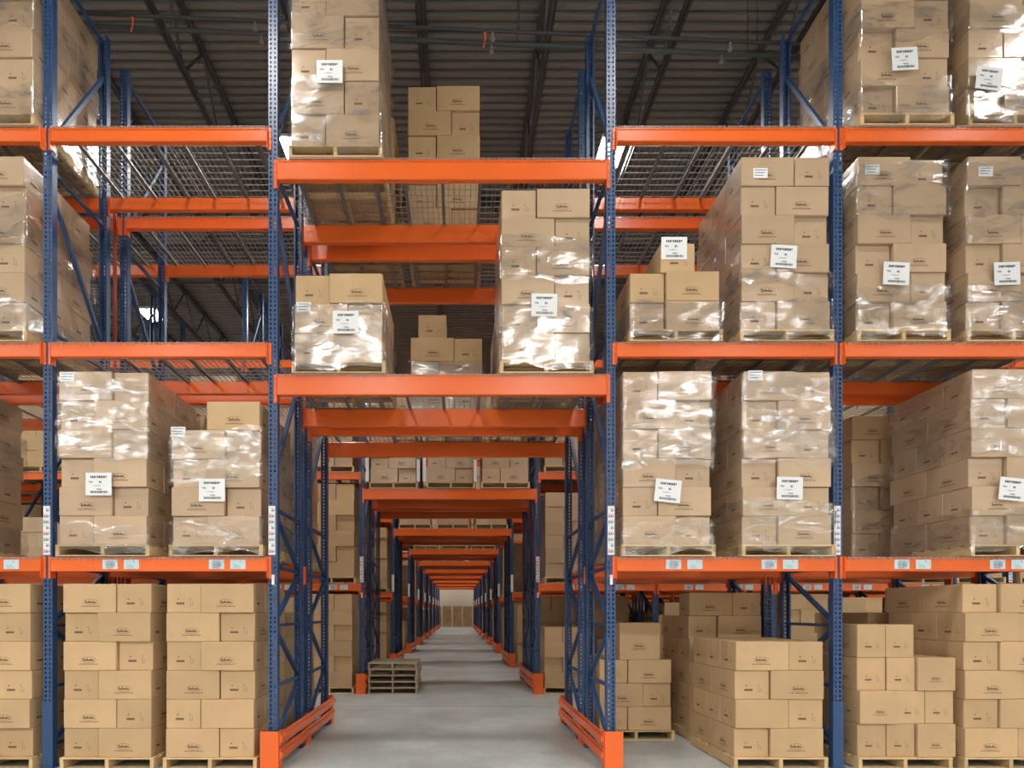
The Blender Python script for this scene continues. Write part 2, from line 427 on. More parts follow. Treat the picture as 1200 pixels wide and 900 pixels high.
# beams
BEAMC = {}
def beam_parts(L, h):
    k = (round(L, 3), h)
    if k in BEAMC: return BEAMC[k]
    d0, d1 = -.042, .03
    mb = MB(); mb.cbox(-L/2, L/2, d0, d1, -h, 0, .007)
    body = mb.mesh('beam_bar', M['orange'])
    def conn(s, m=None):
        mb = m or MB(); H = h+.075; x = s*L/2
        mb.box(min(x, x+s*.006), max(x, x+s*.006), -.0415, .05, -H, .012)
        mb.box(min(x+s*.006, x+s*.042), max(x+s*.006, x+s*.042), -.012, -.003, -H, .012)
        if m is None:
            for q in range(3): mb.tube((x+s*.026, -.012, -.03-q*H/3.2), (x+s*.026, -.019, -.03-q*H/3.2), .008, 6)
        return mb
    c0 = conn(-1).mesh('end_connector', M['orange']); c1 = conn(1).mesh('end_connector', M['orange'])
    fb = MB(); fb.cbox(-L/2, L/2, d0, d1, -h, 0, .007); conn(-1, fb); conn(1, fb)
    far = fb.mesh('rack_crossbeam', M['orange'])
    BEAMC[k] = (body, c0, c1, far); return BEAMC[k]
def loclabel(mat_, k):
    mb = MB(); w, h = .083, .052
    mb.box(-w, w, -.003, 0, -h, h, 0)
    r = random.Random(k)
    if k % 2 == 0:
        x = -w*.55
        while x < w*.55:
            ww = r.choice((.003, .005, .008)); mb.box(x, x+ww, -.0045, -.0031, -h*.55, h*.40, 1); x += ww + r.choice((.003, .005))
        mb.box(-w*.5, w*.4, -.0045, -.0031, -h*.82, -h*.66, 1); mb.box(w*.74, w*.86, -.0045, -.0031, h*.5, h*.75, 1)
        mb.box(-w*.5, w*.5, -.0045, -.0031, h*.55, h*.72, 1)
    else:
        mb.box(w*.25, w*.40, -.0045, -.0031, h*.5, h*.72, 1)
        for q in range(3): mb.box(-w*.6, w*(.35-.15*q), -.0045, -.0031, -h*(.75-.28*q), -h*(.66-.28*q), 2)
    return mb.mesh('location_label', [M[mat_], M['greyink'], M['teal']])
LABA, LABB = loclabel('palebl', 0), loclabel('palebl', 1)
def beam(n, rk, b, lv, z, edge):
    x0, x1 = bay_range(b); L = x1-x0-.112
    h = .225 if b == 0 else .155
    y = F0 + PERIOD*n + GAP*rk + (0 if edge == 0 else DEPTH)
    body, c0, c1, far = beam_parts(L, h)
    row = ORD[n*2+rk]
    lab = 'orange beam, %s edge, %s level, %s, %s rack row' % ('front' if edge == 0 else 'rear', lv, bay_name(b), row)
    loc = ((x0+x1)/2, y, z); rot = (0, 0, 0) if edge == 0 else (0, 0, PI)
    if n == 0 or (n == 1 and rk == 0 and edge == 0):
        root = link('rack_crossbeam', None, loc=loc, rot=rot)
        bb = link('beam_bar', body, root); link('end_connector', c0, root); link('end_connector', c1, root)
        if lv == 'first' and edge == 0 and rk == 0:
            for q in (-.52, .65) if b < 0 else (-.57, .48):
                link('location_label', LABA, bb, loc=(q-.01, -.0425, -.078))['label'] = 'pale blue location label with barcode'
                link('location_label', LABB, bb, loc=(q+.225, -.0425, -.078))['label'] = 'pale blue location label'
    else:
        root = link('rack_crossbeam', far, loc=loc, rot=rot); pool('rack_crossbeam', root)
    tag(root, lab, 'rack beam', 'orange rack beams')

# wire decks
DECKC = {}
def deck_parts(W, fine):
    k = (round(W, 3), fine)
    if k in DECKC: return DECKC[k]
    mb = MB(); y0, y1 = -.050, DEPTH+.050; r = .0028
    nx = int(W/(.0635 if fine else .127)); ny = int(DEPTH/(.102 if fine else .2))
    for i in range(nx+1):
        x = -W/2+.012 + i*(W-.024)/nx
        mb.box(x-r, x+r, y0, y1, .001, .001+2*r)
        if fine:
            mb.box(x-r, x+r, y0-2*r, y0, -.030, .001+2*r); mb.box(x-r, x+r, y1, y1+2*r, -.030, .001+2*r)
    for j in range(ny+1):
        y = .03 + j*(DEPTH-.06)/ny; mb.box(-W/2, W/2, y-r, y+r, .001+2*r, .001+4*r)
    mb.box(-W/2, W/2, y0-4*r, y0-2*r, -.012, -.006)
    wires = mb.mesh('wire_mesh', M['zinc'], fix=False)
    ch = []
    fb = MB(); fb.extend(mb)
    for q in (-.36, 0, .36):
        c_ = MB(); x = q*W; w = .019
        c_.box(x-w, x+w, .034, DEPTH-.034, -.0035, .0005)
        for s in (-1, 1): c_.box(min(x+s*w, x+s*(w-.003)), max(x+s*w, x+s*(w-.003)), .034, DEPTH-.034, -.028, -.0036)
        ch.append(c_.mesh('support_channel', M['zinc'], fix=False)); fb.extend(c_)
    far = fb.mesh('wire_deck', M['zinc'], fix=False)
    DECKC[k] = (wires, ch, far); return DECKC[k]
def decks(n, rk, b, lv, z):
    x0, x1 = bay_range(b); m = 3 if b == 0 else 2
    W = (x1-x0-.12)/m; y = F0 + PERIOD*n + GAP*rk
    names = ('left', 'middle', 'right') if m == 3 else ('left', 'right')
    for q in range(m):
        x = x0+.06+W*(q+.5)
        lab = 'grey wire deck, %s panel, %s level, %s, %s rack row' % (names[q], lv, bay_name(b), ORD[n*2+rk])
        wires, ch, far = deck_parts(W-.012, n <= 1)
        if n == 0:
            root = link('wire_deck', None, loc=(x, y, z))
            link('wire_mesh', wires, root)
            for c_ in ch: link('support_channel', c_, root)
        else:
            root = link('wire_deck', far, loc=(x, y, z)); pool('wire_deck', root)
        tag(root, lab, 'wire deck', 'grey wire decks')

# guards beside the drive-through aisle
def guard(n, s):
    """s=-1 left posts, +1 right posts"""
    x = xpost(s); y0 = F0 + PERIOD*n; L = GAP + DEPTH
    root = link('rack_guard', None, loc=(x, y0, 0))
    mb = MB(); t = .01
    mb.box(-.10, .10, -.125, -.115, 0, .43); mb.box(-.10, -.09, -.115, .02, 0, .43); mb.box(.09, .10, -.115, .02, 0, .43)
    mb.box(-.13, .13, -.15, -.126, 0, .012)
    link('corner_guard', mb.mesh('corner_guard', M['orange']), root)
    xi = -s*.102
    for (z0, z1) in ((.275, .415), (.10, .24)):
        mb = MB(); a, b_ = min(xi, xi-s*.012), max(xi, xi-s*.012)
        mb.box(a, b_, -.10, L+.10, z0, z1)
        c0, c1 = min(xi-s*.012, xi-s*.03), max(xi-s*.012, xi-s*.03)
        mb.hexa([(c0,-.10,z0+.03),(c1,-.10,z0+.045),(c1,L+.10,z0+.045),(c0,L+.10,z0+.03),(c0,-.10,z1-.03),(c1,-.10,z1-.045),(c1,L+.10,z1-.045),(c0,L+.10,z1-.03)])
        link('guard_rail', mb.mesh('guard_rail', M['orange']), root)
    mb = MB(); mb.box(-.10, .10, L+.115, L+.125, 0, .43); mb.box(min(xi, xi+s*.01), max(xi, xi+s*.01), L-.02, L+.115, 0, .43)
    link('end_guard', mb.mesh('end_guard', M['orange']), root)
    for q in (DEPTH+.06, ):
        mb = MB(); mb.box(min(xi, xi+s*.05), max(xi, xi+s*.05), q, q+.16, 0, .40); link('middle_bracket', mb.mesh('middle_bracket', M['orange']), root)
    tag(root, 'low orange guardrail along the %s side of the aisle, %s double rack from the front' % ('left' if s < 0 else 'right', ORD[n]), 'guardrail', 'orange guardrails')

for n in range(NBLOCK):
    nl, nr = bays_for(n)
    for rk in (0, 1):
        for i in list(range(-nl-1, 0)) + list(range(1, nr+2)): frame(n, rk, i)
        for b in range(-nl, nr+1):
            lv = TUN if b == 0 else LEV
            for name, z in lv.items():
                for e in (0, 1): beam(n, rk, b, name, z, e)
                if n <= 3: decks(n, rk, b, name, z)
    guard(n, -1); guard(n, 1)

# red riser in the flue behind the outer left frame
mb = MB(); mb.tube((0, 0, 0), (0, 0, 7.0), .022, 10)
root = link('sprinkler_riser', mb.mesh('sprinkler_riser', M['red']), loc=(-4.545, F0+1.26, 0)); tag(root, 'thin red vertical pipe between the back to back racks, outer left frame', 'pipe')

# ------------------------------------------------------------------ pallets
def pallet_boxes(W, D):
    top = MB(); bot = MB(); st = []
    nb = 7; bw = .095; 
    for i in range(nb):
        y = i*(D-bw)/(nb-1); top.box(-W/2, W/2, y, y+bw, .112, .130)
    for i in range(3):
        y = (0, (D-bw)/2, D-bw)[i]; bot.box(-W/2, W/2, y, y+bw, 0, .016)
    for q in (-W/2+.02, 0, W/2-.02):
        s = MB(); s.box(q-.02, q+.02, .004, D-.004, .0161, .1119); st.append(s)
    return top, bot, st
PD = 1.20
top, bot, st = pallet_boxes(1.03, PD)
PALP = {}
for key in ('wood', 'woodg'):
    PALP[key] = (top.mesh('top_deck', M[key]), bot.mesh('bottom_deck', M[key]), [s.mesh('stringer', M[key]) for s in st])
fb = MB(); fb.extend(top); fb.extend(bot); [fb.extend(s) for s in st]
FARPAL = fb.mesh('wooden_pallet', M['wood'], fix=False)
def pallet(x, y, z, lab, near=True, key='wood', rot=0., group='wooden pallets under loads'):
    if near:
        root = link('wooden_pallet', None, loc=(x, y, z), rot=(0, 0, rot))
        t, b_, s_ = PALP[key]
        link('top_deck', t, root); link('bottom_deck', b_, root)
        for s in s_: link('stringer', s, root)
    else:
        root = link('wooden_pallet', FARPAL, loc=(x, y, z), rot=(0, 0, rot)); pool('wooden_pallet', root)
    tag(root, lab, 'pallet', group)
    return root

# ------------------------------------------------------------------ cartons
def print_logo(mb, T, cx, cz, s):
    """oval badge with a scripted word and a line of small letters under it; T maps (u, v) on the face to 3-D"""
    n = 22; a, b_ = .086*s, .034*s; th = .0032*s
    for i in range(n):
        if i % 11 in (0, ): continue
        t0, t1 = 2*PI*i/n, 2*PI*(i+1)/n
        p = [(a*math.cos(t0), b_*math.sin(t0)), (a*math.cos(t1), b_*math.sin(t1)), ((a-th)*math.cos(t1), (b_-th)*math.sin(t1)), ((a-th)*math.cos(t0), (b_-th)*math.sin(t0))]
        mb.quad(*[T(cx+u, cz+v) for u, v in p], m=1)
    def stroke(u0, v0, u1, v1, w=.0105*s):
        d = math.hypot(u1-u0, v1-v0) or 1; ox, oz = -(v1-v0)/d*w/2, (u1-u0)/d*w/2
        mb.quad(T(cx+u0+ox, cz+v0+oz), T(cx+u1+ox, cz+v1+oz), T(cx+u1-ox, cz+v1-oz), T(cx+u0-ox, cz+v0-oz), m=1)
    r = random.Random(5); u = -.060*s
    for i in range(9):
        hgt = (.030, .016, .017, .029, .016, .015, .027, .016, .015)[i]*s
        stroke(u, -.011*s, u+.005*s, -.011*s+hgt); stroke(u+.005*s, -.010*s, u+.012*s, -.008*s, .006*s); u += .0135*s
    u = -.105*s
    for i in range(16):
        w = (.009, .006, .010, .008)[i % 4]*s
        mb.quad(T(cx+u, cz-.053*s), T(cx+u+w, cz-.053*s), T(cx+u+w, cz-.042*s), T(cx+u, cz-.042*s), m=1); u += .0132*s
def print_end(mb, T, cx, cz, s):
    u = -.075*s
    for i in range(7):
        w = .0112*s; mb.quad(T(cx+u, cz-.014*s), T(cx+u+w, cz-.014*s), T(cx+u+w, cz+.009*s), T(cx+u, cz+.009*s), m=1); u += .0132*s
    for (u0, v0, u1, v1) in ((.085, -.022, .088, .045), (.085, -.022, .115, -.019), (.112, -.022, .115, .02), (.070, .05, .09, .055), (-.06, .04, -.045, .052)):
        mb.quad(T(cx+u0*s, cz+v0*s), T(cx+u1*s, cz+v0*s), T(cx+u1*s, cz+v1*s), T(cx+u0*s, cz+v1*s), m=1)
def carton_mesh(w, d, h, card, logo=True, ends=True, low=False):
    mb = MB(); mb.cbox(-w/2, w/2, -d/2, d/2, 0, h, .005)
    e = .0008
    sides = [lambda u, v: (u, -d/2-e, v), lambda u, v: (-u, d/2+e, v), lambda u, v: (w/2+e, u, v), lambda u, v: (-w/2-e, -u, v)]
    for i, T in enumerate(sides):
        if i < 2:
            if logo: print_logo(mb, T, (-.01, .015)[i], h*.37, min(1., w/.59))
        elif ends: print_end(mb, T, -.01, h*.33, min(1., d/.385))
    # tape seam on top and short tape tails on the ends
    mb.quad((-w/2+.006, -.024, h+e), (w/2-.006, -.024, h+e), (w/2-.006, .024, h+e), (-w/2+.006, .024, h+e), m=2)
    return mb.mesh('carton', [card, M['ink'], M['tape']], fix=False)
M['tape'], _, _ = mat('tan_tape', (.50, .36, .21), .35)
CL, CS, CH = .585, .382, .318
CTYPE = {}
def ctype(w, d, h, wrapped):
    k = (w, d, round(h, 3), wrapped)
    if k not in CTYPE:
        c_ = M['cardw'] if wrapped else M['card']
        CTYPE[k] = [carton_mesh(w, d, h-.002, c_), carton_mesh(w, d, h-.002, c_, logo=False), carton_mesh(w, d, h-.002, c_, ends=False)]
    return CTYPE[k]
def lowbox(w, d, h):
    mb = MB(); mb.box(-w/2, w/2, -d/2, d/2, 0, h); return mb
STUFF = {}     # material key -> MB of far cartons
def add_stuff(key, x, y, z, w, d, h, a):
    mb = STUFF.setdefault(key, MB()); c_, s_ = math.cos(a), math.sin(a)
    P = [(-w/2,-d/2),(w/2,-d/2),(w/2,d/2),(-w/2,d/2)]
    P = [(x+u*c_-v*s_, y+u*s_+v*c_) for u, v in P]
    mb.hexa([(u, v, z) for u, v in P] + [(u, v, z+h) for u, v in P])

ROWN = ['bottom row', 'second row up', 'third row up', 'fourth row up', 'fifth row up', 'sixth row up', 'seventh row up']
CARTON_AT = {}
def load(key, desc, x0, y, z, rows, wrap=0, h=CH, cand=True, near=True, pal=True, kinds=None, depthn=None, group=None, rec=.055):
    """rows bottom to top: L = wide face to the front, S = narrow face, m/n other sizes, l/s empty place. wrap = how many rows the film covers."""
    r = random.Random(key)
    PW = 1.03
    if pal: pallet(x0+.4925, y, z, 'wooden pallet under ' + desc, near)
    zz = z + (.131 if pal else 0)
    for ri, row in enumerate(rows):
        off = 0.; hh = h
        front_only = row.endswith('!'); row = row.rstrip('!')
        if isinstance(row, str) and ':' in row: off, row = float(row.split(':')[0]), row.split(':')[1]
        x = x0 + off
        wr = ri < wrap
        last = len(row)-1
        for ci, ch in enumerate(row):
            W, Dp, cnt, rot = {'L': (CL, CS, 3, 0), 'S': (CS, CL, 2, 1), 'l': (CL, 0, 0, 0), 's': (CS, 0, 0, 0),
                               'm': (.315, .42, 2, 1), 'n': (.42, .315, 3, 0), 'X': (.55, .45, 1, 0)}[ch]
            if ch == 'X': hh = .50
            yy = y + .012 + (r.uniform(.012, rec) if ch in 'Sm' else r.uniform(0, .012))
            if ch in 'LS' and ri > 0 and r.random() < .2: yy += .008
            for k in range(1 if front_only and cnt else cnt):
                cx, cy = x + W/2 + r.uniform(-.0025, .0025), yy + Dp/2
                a = r.uniform(-.006, .006) if k == 0 else 0
                full = (W-.005, Dp-.005) if not rot else (Dp-.005, W-.005)
                if cand:
                    ms = ctype(full[0], full[1], hh, wr)
                    q = r.random(); m = ms[0] if q < .965 else (ms[1] if rot == 0 else ms[2])
                    o = link('carton', m, loc=(cx, cy, zz), rot=(0, 0, a + (PI/2 if rot else 0) + (PI if r.random() < .3 and not rot else 0)))
                    nm = 'wide' if not rot else 'narrow'
                    if ch == 'X': nm = 'tall'
                    if len(row) == 1: pos = 'front'
                    elif len(row) == 2: pos = ('left', 'right')[ci] + ' front'
                    else: pos = ('left', 'middle', 'right')[ci] + ' front'
                    if k: pos = ('left', 'middle', 'right')[ci if len(row) == 3 else ci*2] + ' ' + ('second back', 'third back')[k-1]
                    tag(o, '%s carton, %s, %s, %s' % (nm, pos, ROWN[ri] if len(' '.join((nm, 'carton', pos, ROWN[ri], desc)).split()) <= 16 else ROWN[ri].replace(' up', ''), desc), 'box', group or ('cartons in ' + desc))
                    CARTON_AT[key, ri, ci, k] = o
                    pool('carton', o)
                else:
                    add_stuff('cardw' if wr else 'card', cx, cy, zz, full[0] if not rot else full[1], full[1] if not rot else full[0], hh-.002, a)
                yy += Dp + r.uniform(0, .004)
            x += W + .004
        zz += hh
    return zz

def alt(a, n): return [a if i % 2 == 0 else a[::-1] for i in range(n)]
L1, L2, L3, T1, T2 = (z+.008 for z in (2.33, 4.69, 7.06, 4.34, 6.71))
A_ = lambda px: PX(px, AF)
B_ = lambda px: PX(px, BF)
LOADS = [
 # key, description, x0, y, z, rows, wrapped rows, row height
 ('fa', 'floor stack left of the outer left post', A_(-70), AF, 0, alt('LS', 6), 0, CH),
 ('fb', 'floor stack right of the outer left post', A_(72), AF, 0, alt('SL', 6), 0, CH),
 ('fc', 'floor stack against the left guardrail', A_(193), AF, 0, alt('LS', 6), 0, CH),
 ('pz', 'wrapped first shelf load left of outer left post', A_(-173), AF, L1, alt('SL', 6), 6, CH),
 ('pa', 'wrapped first shelf load right of outer left post', A_(67), AF, L1, alt('SL', 6), 6, CH),
 ('pb', 'shorter wrapped load on first shelf beside tunnel', A_(200), AF, L1, alt('SL', 4)+['sL'], 4, CH-.003),
 ('ya', 'wrapped second shelf load at left edge', A_(-77), AF, L2, alt('LS', 6), 6, CH),
 ('za', 'third shelf load at left edge', A_(-68), AF, L3, alt('SL', 6), 6, CH),
 ('ua', 'tall wrapped load on the upper tunnel shelf', A_(340), AF, T2, alt('SL', 6), 6, .362),
 ('ub', 'unwrapped load behind upper tunnel beam', B_(478), BF, T2, alt('LS', 6), 0, .332),
 ('va', 'low load on left of lower tunnel shelf', A_(344), AF, T1, alt('SL', 3), 2, .325),
 ('vb', 'low load at back of lower tunnel shelf', B_(481), BF, T1, ['LS', 'SL', 'LS', '.10:S!'], 2, CH),
 ('vc', 'tall wrapped load on right of lower tunnel shelf', A_(588), AF, T1, alt('LS', 6), 6, CH),
 ('ra', 'half height load on second shelf right of tunnel', A_(740), AF, L2, ['SL', 'SL', '.33:S!'], 1, .322),
 ('rb', 'wrapped second shelf load left of outer right post', A_(870), AF, L2, alt('SL', 6), 6, CH),
 ('rc', 'wrapped second shelf load right of outer right post', A_(1007), AF, L2, alt('SL', 6), 6, CH),
 ('rd', 'wrapped second shelf load at right edge', A_(1136), AF, L2, alt('SL', 6), 6, CH),
 ('qa', 'third shelf load right of outer right post', A_(1011), AF, L3, alt('SL', 6), 6, CH),
 ('qb', 'third shelf load at right edge', A_(1138), AF, L3, alt('SL', 6), 6, CH),
 ('wa', 'wrapped first shelf load right of tunnel', A_(731), AF, L1, alt('LS', 6), 6, CH),
 ('wb', 'wrapped first shelf load left of outer right post', A_(872), AF, L1, alt('SL', 6), 6, CH),
 ('wc', 'wrapped first shelf load at right edge', A_(1141), AF, L1, alt('SL', 6), 6, .322),
 ('ga', 'floor stack behind the right guardrail', B_(703), BF, 0, ['SL', 'LS', 'SL', '.27:X'], 0, CH),
 ('gb', 'four row floor stack left of outer right post', A_(863), AF, 0, alt('SL', 4), 0, CH),
 ('gc', 'taller floor stack behind the four row stack', B_(809), BF, 0, ['SL', 'LS', 'SL', 'LS', 'SL', 'LS!'], 0, .310),
 ('gd', 'stepped floor stack right of outer right post', A_(1009), AF, 0, ['mmn', 'nmm', 'mmn', 'mm!'], 0, .365),
 ('ge', 'tall floor stack at right edge', A_(1133), AF, 0, alt('LS', 6), 0, CH),
 # second rack, mostly hidden
 ('ba', 'first shelf load, second rack row, behind outer left load', -4.40, BF, L1, alt('LS', 6), 6, CH),
 ('bb', 'first shelf load, second rack row, left of tunnel', -3.15, BF, L1, alt('SL', 6), 6, CH),
 ('bc', 'first shelf load, second rack row, right of tunnel', 1.86, BF, L1, alt('LS', 6), 6, CH),
 ('bd', 'first shelf load, second rack row, left of outer right post', 3.08, BF, L1, alt('SL', 6), 6, CH),
 ('be', 'first shelf load, second rack row, at right', 5.32, BF, L1, alt('SL', 6), 4, CH),
 ('bf', 'floor stack, second rack row, behind outer left stack', -4.40, BF, 0, alt('LS', 5), 0, CH),
 ('bg', 'floor stack, second rack row, left of tunnel', -3.20, BF, 0, alt('SL', 5), 0, CH),
 ('bh', 'floor stack, second rack row, at right edge', 5.55, BF, 0, alt('SL', 5), 0, CH),
 ('bi', 'upper tunnel load behind the tall wrapped load', -1.84, BF, T2, alt('LS', 5), 0, CH),
 ('bj', 'lower tunnel load behind the tall right load', .50, BF, T1, alt('LS', 4), 4, CH),
]
TOPZ = {}
for (key, desc, x0, y, z, rows, wrap, h) in LOADS:
    TOPZ[key] = (x0, y, z, load(key, desc, x0, y, z, rows, wrap, h), rows, wrap, h)

# ---- loads in the further racks
def far_loads():
    r = random.Random(77)
    for n in range(1, NBLOCK):
        nl, nr = bays_for(n)
        for rk in (0, 1):
            y = F0 + PERIOD*n + GAP*rk - .06
            for b in range(-nl, nr+1):
                x0, x1 = bay_range(b)
                for lname, z in ((('lower', TUN['lower']),) if b == 0 else (('floor', 0), ('first', LEV['first']), ('second', LEV['second']))):
                    m = 3 if b == 0 else 2
                    step = (x1-x0-.14)/m
                    for q in range(m):
                        if r.random() > (.94 if lname != 'second' else .85): continue
                        nrow = r.choice((6, 6, 6, 5, 4)) if lname != 'lower' else 6
                        if n == 1 and rk == 0 and b == 1 and lname == 'floor': nrow = 3 if q else 4
                        xx = x0 + .07 + step*q + (step-.985)/2 + r.uniform(-.03, .03)
                        names = ('left', 'middle', 'right') if m == 3 else ('left', 'right')
                        desc = ('%s load over the aisle, %s rack row' % (names[q], ORD[n*2+rk])) if b == 0 else '%s %s load, %s, %s rack row' % (names[q], {'floor': 'floor', 'first': 'first shelf', 'second': 'second shelf'}[lname], bay_name(b), ORD[n*2+rk])
                        near = n == 1 and rk == 0 and abs(b) <= 1
                        cand = n == 1 and rk == 0 and b == 0
                        wrapn = nrow if (r.random() < .65 and lname != 'floor') else 0
                        if cand: wrapn = 6
                        load('far%d%d%d%s%d' % (n, rk, b, lname, q), desc, xx, y + r.uniform(0, .05), z + (.008 if z else 0), alt(r.choice(('LS', 'SL')), nrow), wrapn, r.choice((CH, CH, .30, .33)) if lname != 'lower' else .30, cand=cand, near=near)
far_loads()
# edge boards and green corner stickers on the loads over the aisle in the third rack row
def far_x(q):
    x0, x1 = bay_range(0); step = (x1-x0-.14)/3
    return x0 + .07 + step*q + (step-.985)/2
for q, side in ((0, 'left'), (1, 'middle')):
    for e, en in ((0, 'left'), (1, 'right')):
        x = far_x(q) + (-.045 if e == 0 else .985+.045); y = F0+PERIOD-.075; z = TUN['lower']+.14
        mb = MB(); mb.box(-.033, .033, -.006, 0, 0, 1.80); sx = 1 if e == 0 else -1
        mb.box(min(-sx*.033, -sx*.027), max(-sx*.033, -sx*.027), 0, .06, 0, 1.80)
        o = link('edge_board', mb.mesh('edge_board', M['board']), loc=(x, y, z))
        tag(o, 'white corner board, %s edge of the %s load over the aisle, third rack row' % (en, side), 'corner board', 'white corner boards')
        if e == 1:
            mb = MB(); mb.box(-.045, .045, -.009, -.0062, .47, .57); link('green_sticker', mb.mesh('green_sticker', M['green']), o)
# stacks at the far end of the aisle
for q, x in enumerate((-1.75, -.58, .55, 1.7, -2.95)):
    nm = ('left', 'middle', 'right', 'outer right', 'outer left')[q]
    pallet(x+.49, 64.9, 0, 'wooden pallet under the %s stack at the far end of the aisle' % nm, near=False)
    for ri in range(7):
        for ci in range(2):
            add_stuff('card', x+.29+(.49 if ci else 0)-.04, 65.45, .131+ri*CH, .48, 1.1, CH-.003, 0)

# ---- empty pallet stack in the cross aisle
for k in range(5):
    nm = ('lowest', 'second lowest', 'middle', 'second highest', 'topmost')[k]
    pallet(-1.375+R.uniform(-.015, .015), 12.15+R.uniform(-.015, .015), k*.131, 'grey weathered empty pallet, %s in the stack beside the aisle' % nm, True, 'woodg', R.uniform(-.012, .012), 'empty pallets stacked beside the aisle')

# ------------------------------------------------------------------ stretch film on the wrapped loads, with the paper tags stuck to it
def z_of(py, d): return PZ(py, d)
def film(key, x0, x1, y0, y1, bands, lab, seed, tags=()):
    root = link('stretch_wrap', None, loc=((x0+x1)/2, y0, bands[0][0]))
    ox, oy, oz = (x0+x1)/2, y0, bands[0][0]
    r = np.random.RandomState(seed)
    for (za, zb) in bands:
        c = .03
        per = [(x0, y0), (x1, y0), (x1, y1), (x0, y1), (x0, y0)]
        pts = []
        for (p_, q_) in zip(per, per[1:]):
            L = math.hypot(q_[0]-p_[0], q_[1]-p_[1]); n = max(2, int(L/.04))
            for i in range(n): pts.append((p_[0]+(q_[0]-p_[0])*i/n, p_[1]+(q_[1]-p_[1])*i/n))
        m = len(pts); nz = max(3, int((zb-za)/.04))
        ph = r.uniform(0, 6.28, (6,)); mb = MB()
        cx, cy = (x0+x1)/2, (y0+y1)/2
        for j in range(nz+1):
            t = j/nz
            for i, (px, py) in enumerate(pts):
                s = i*.04
                d = .010 + .005*math.sin(7*s+ph[0]+4*t) + .0016*math.sin(19*s+ph[1]-9*t) + .0022*math.sin(9*t*(zb-za)*3+ph[2]+3*s)
                nx = -1 if px <= x0+1e-6 else (1 if px >= x1-1e-6 else 0); ny = -1 if py <= y0+1e-6 else (1 if py >= y1-1e-6 else 0)
                dz = .03*math.sin(5*s+ph[3]) + .015*math.sin(13*s+ph[4]) if j in (0, nz) else 0
                mb.v.append((px+nx*d-ox, py+ny*d-oy, za+(zb-za)*t+dz-oz))
        for j in range(nz):
            for i in range(m):
                a, b_ = j*m+i, j*m+(i+1) % m; mb.f.append((a, b_, b_+m, a+m)); mb.m.append(0)
        me = mb.mesh('film_band', M['film'], fix=False)
        me.polygons.foreach_set('use_smooth', [True]*len(me.polygons))
        link('film_band', me, root)
    if key == 'rb':      # loose tail of film pulled off the near corner
        mb = MB(); n = 14
        for j in range(n+1):
            t = j/n; p0 = Vector((x0-.006, y0-.008, z_of(215+t*120, y0))); p1 = Vector((PX(812+t*26, y0+.75), y0+.75, z_of(300+t*70, y0+.75)))
            for i in range(n+1):
                u = i/n; v = p0.lerp(p1, u); v.x += .012*math.sin(9*t+5*u); v.z -= .03*math.sin(PI*u)
                mb.v.append((v.x-ox, v.y-oy, v.z-oz))
        for j in range(n):
            for i in range(n):
                a = j*(n+1)+i; mb.f.append((a, a+1, a+n+2, a+n+1)); mb.m.append(0)
        me = mb.mesh('film_tail', M['film'], fix=False); me.polygons.foreach_set('use_smooth', [True]*len(me.polygons)); link('film_tail', me, root)
    for (px, py, a) in tags:
        d = y0-.03
        o = link('pallet_tag', TAG, root, loc=(PX(px, d)-ox, -.022, PZ(py, d)-oz), rot=(0, a, 0)); o['label'] = 'white printed paper tag'
    tag(root, lab, 'plastic wrap', 'stretch wraps on pallet loads')
    return root
def tag_mesh():
    mb = MB(); w, h = .142, .124
    mb.box(-w, w, -.002, 0, -h, h, 0)
    r = random.Random(3)
    def text(x0, x1, z0, z1, k=1):
        x = x0
        while x < x1:
            ww = r.uniform(.35, .8)*(z1-z0)
            mb.box(x, min(x+ww, x1), -.0032, -.0021, z0 + (0 if r.random() < .7 else (z1-z0)*.3), z1, k); x += ww + .25*(z1-z0)
    text(-w*.62, w*.62, h*.52, h*.72)
    text(-w*.75, -w*.45, h*.10, h*.25, 2); text(w*.05, w*.22, h*.08, h*.26)
    text(-w*.4, w*.2, -h*.18, -h*.12, 2)
    text(-w*.15, w*.25, -h*.52, -h*.40, 2)
    x = -w*.62
    while x < w*.66:
        ww = r.choice((.003, .005, .008)); mb.box(x, x+ww, -.0032, -.0021, -h*.80, -h*.60, 1); x += ww+r.choice((.003, .004, .006))
    return mb.mesh('pallet_tag', [M['paper'], M['black'], M['greyink']])
TAG = tag_mesh()
def st_mesh():
    mb = MB(); w, h = .079, .054; mb.box(-w, w, -.002, 0, -h, h, 0)
    for q in range(3): mb.box(-w*.8, w*(.8-.2*q), -.003, -.0021, h*(.55-.55*q), h*(.72-.55*q), 1)
    return mb.mesh('shipping_sticker', [M['paper'], M['greyink']])
STK = st_mesh()
def B6(z, top): return [(z+.04, z+.47), (z+1.02, z+1.58)]
FILMS = {
 'pz': (None, ()), 'pa': ([(-.0, .0)], ((115, 567, 0),)), 'pb': (None, ((248, 574, 0),)), 'ya': (None, ()), 'za': (None, ()),
 'ua': (None, ((386, 83, 0),)), 'va': (None, ((405, 377, 0),)), 'vb': (None, ()), 'vc': (None, ((638, 357, .02),)), 'ra': (None, ()),
 'rb': (None, ((919, 300, .06),)), 'rc': (None, ((1051, 320, .05),)), 'rd': (None, ((1181, 320, -.03),)), 'qa': (None, ((1061, 68, -.05),)), 'qb': (None, ((1160, 91, .12),)),
 'wa': (None, ((783, 575, .10),)), 'wb': (None, ((926, 572, .02),)), 'wc': (None, ((1187, 573, .10),)), 'be': (None, ()),
}
DESC = {k[0]: k[1] for k in LOADS}
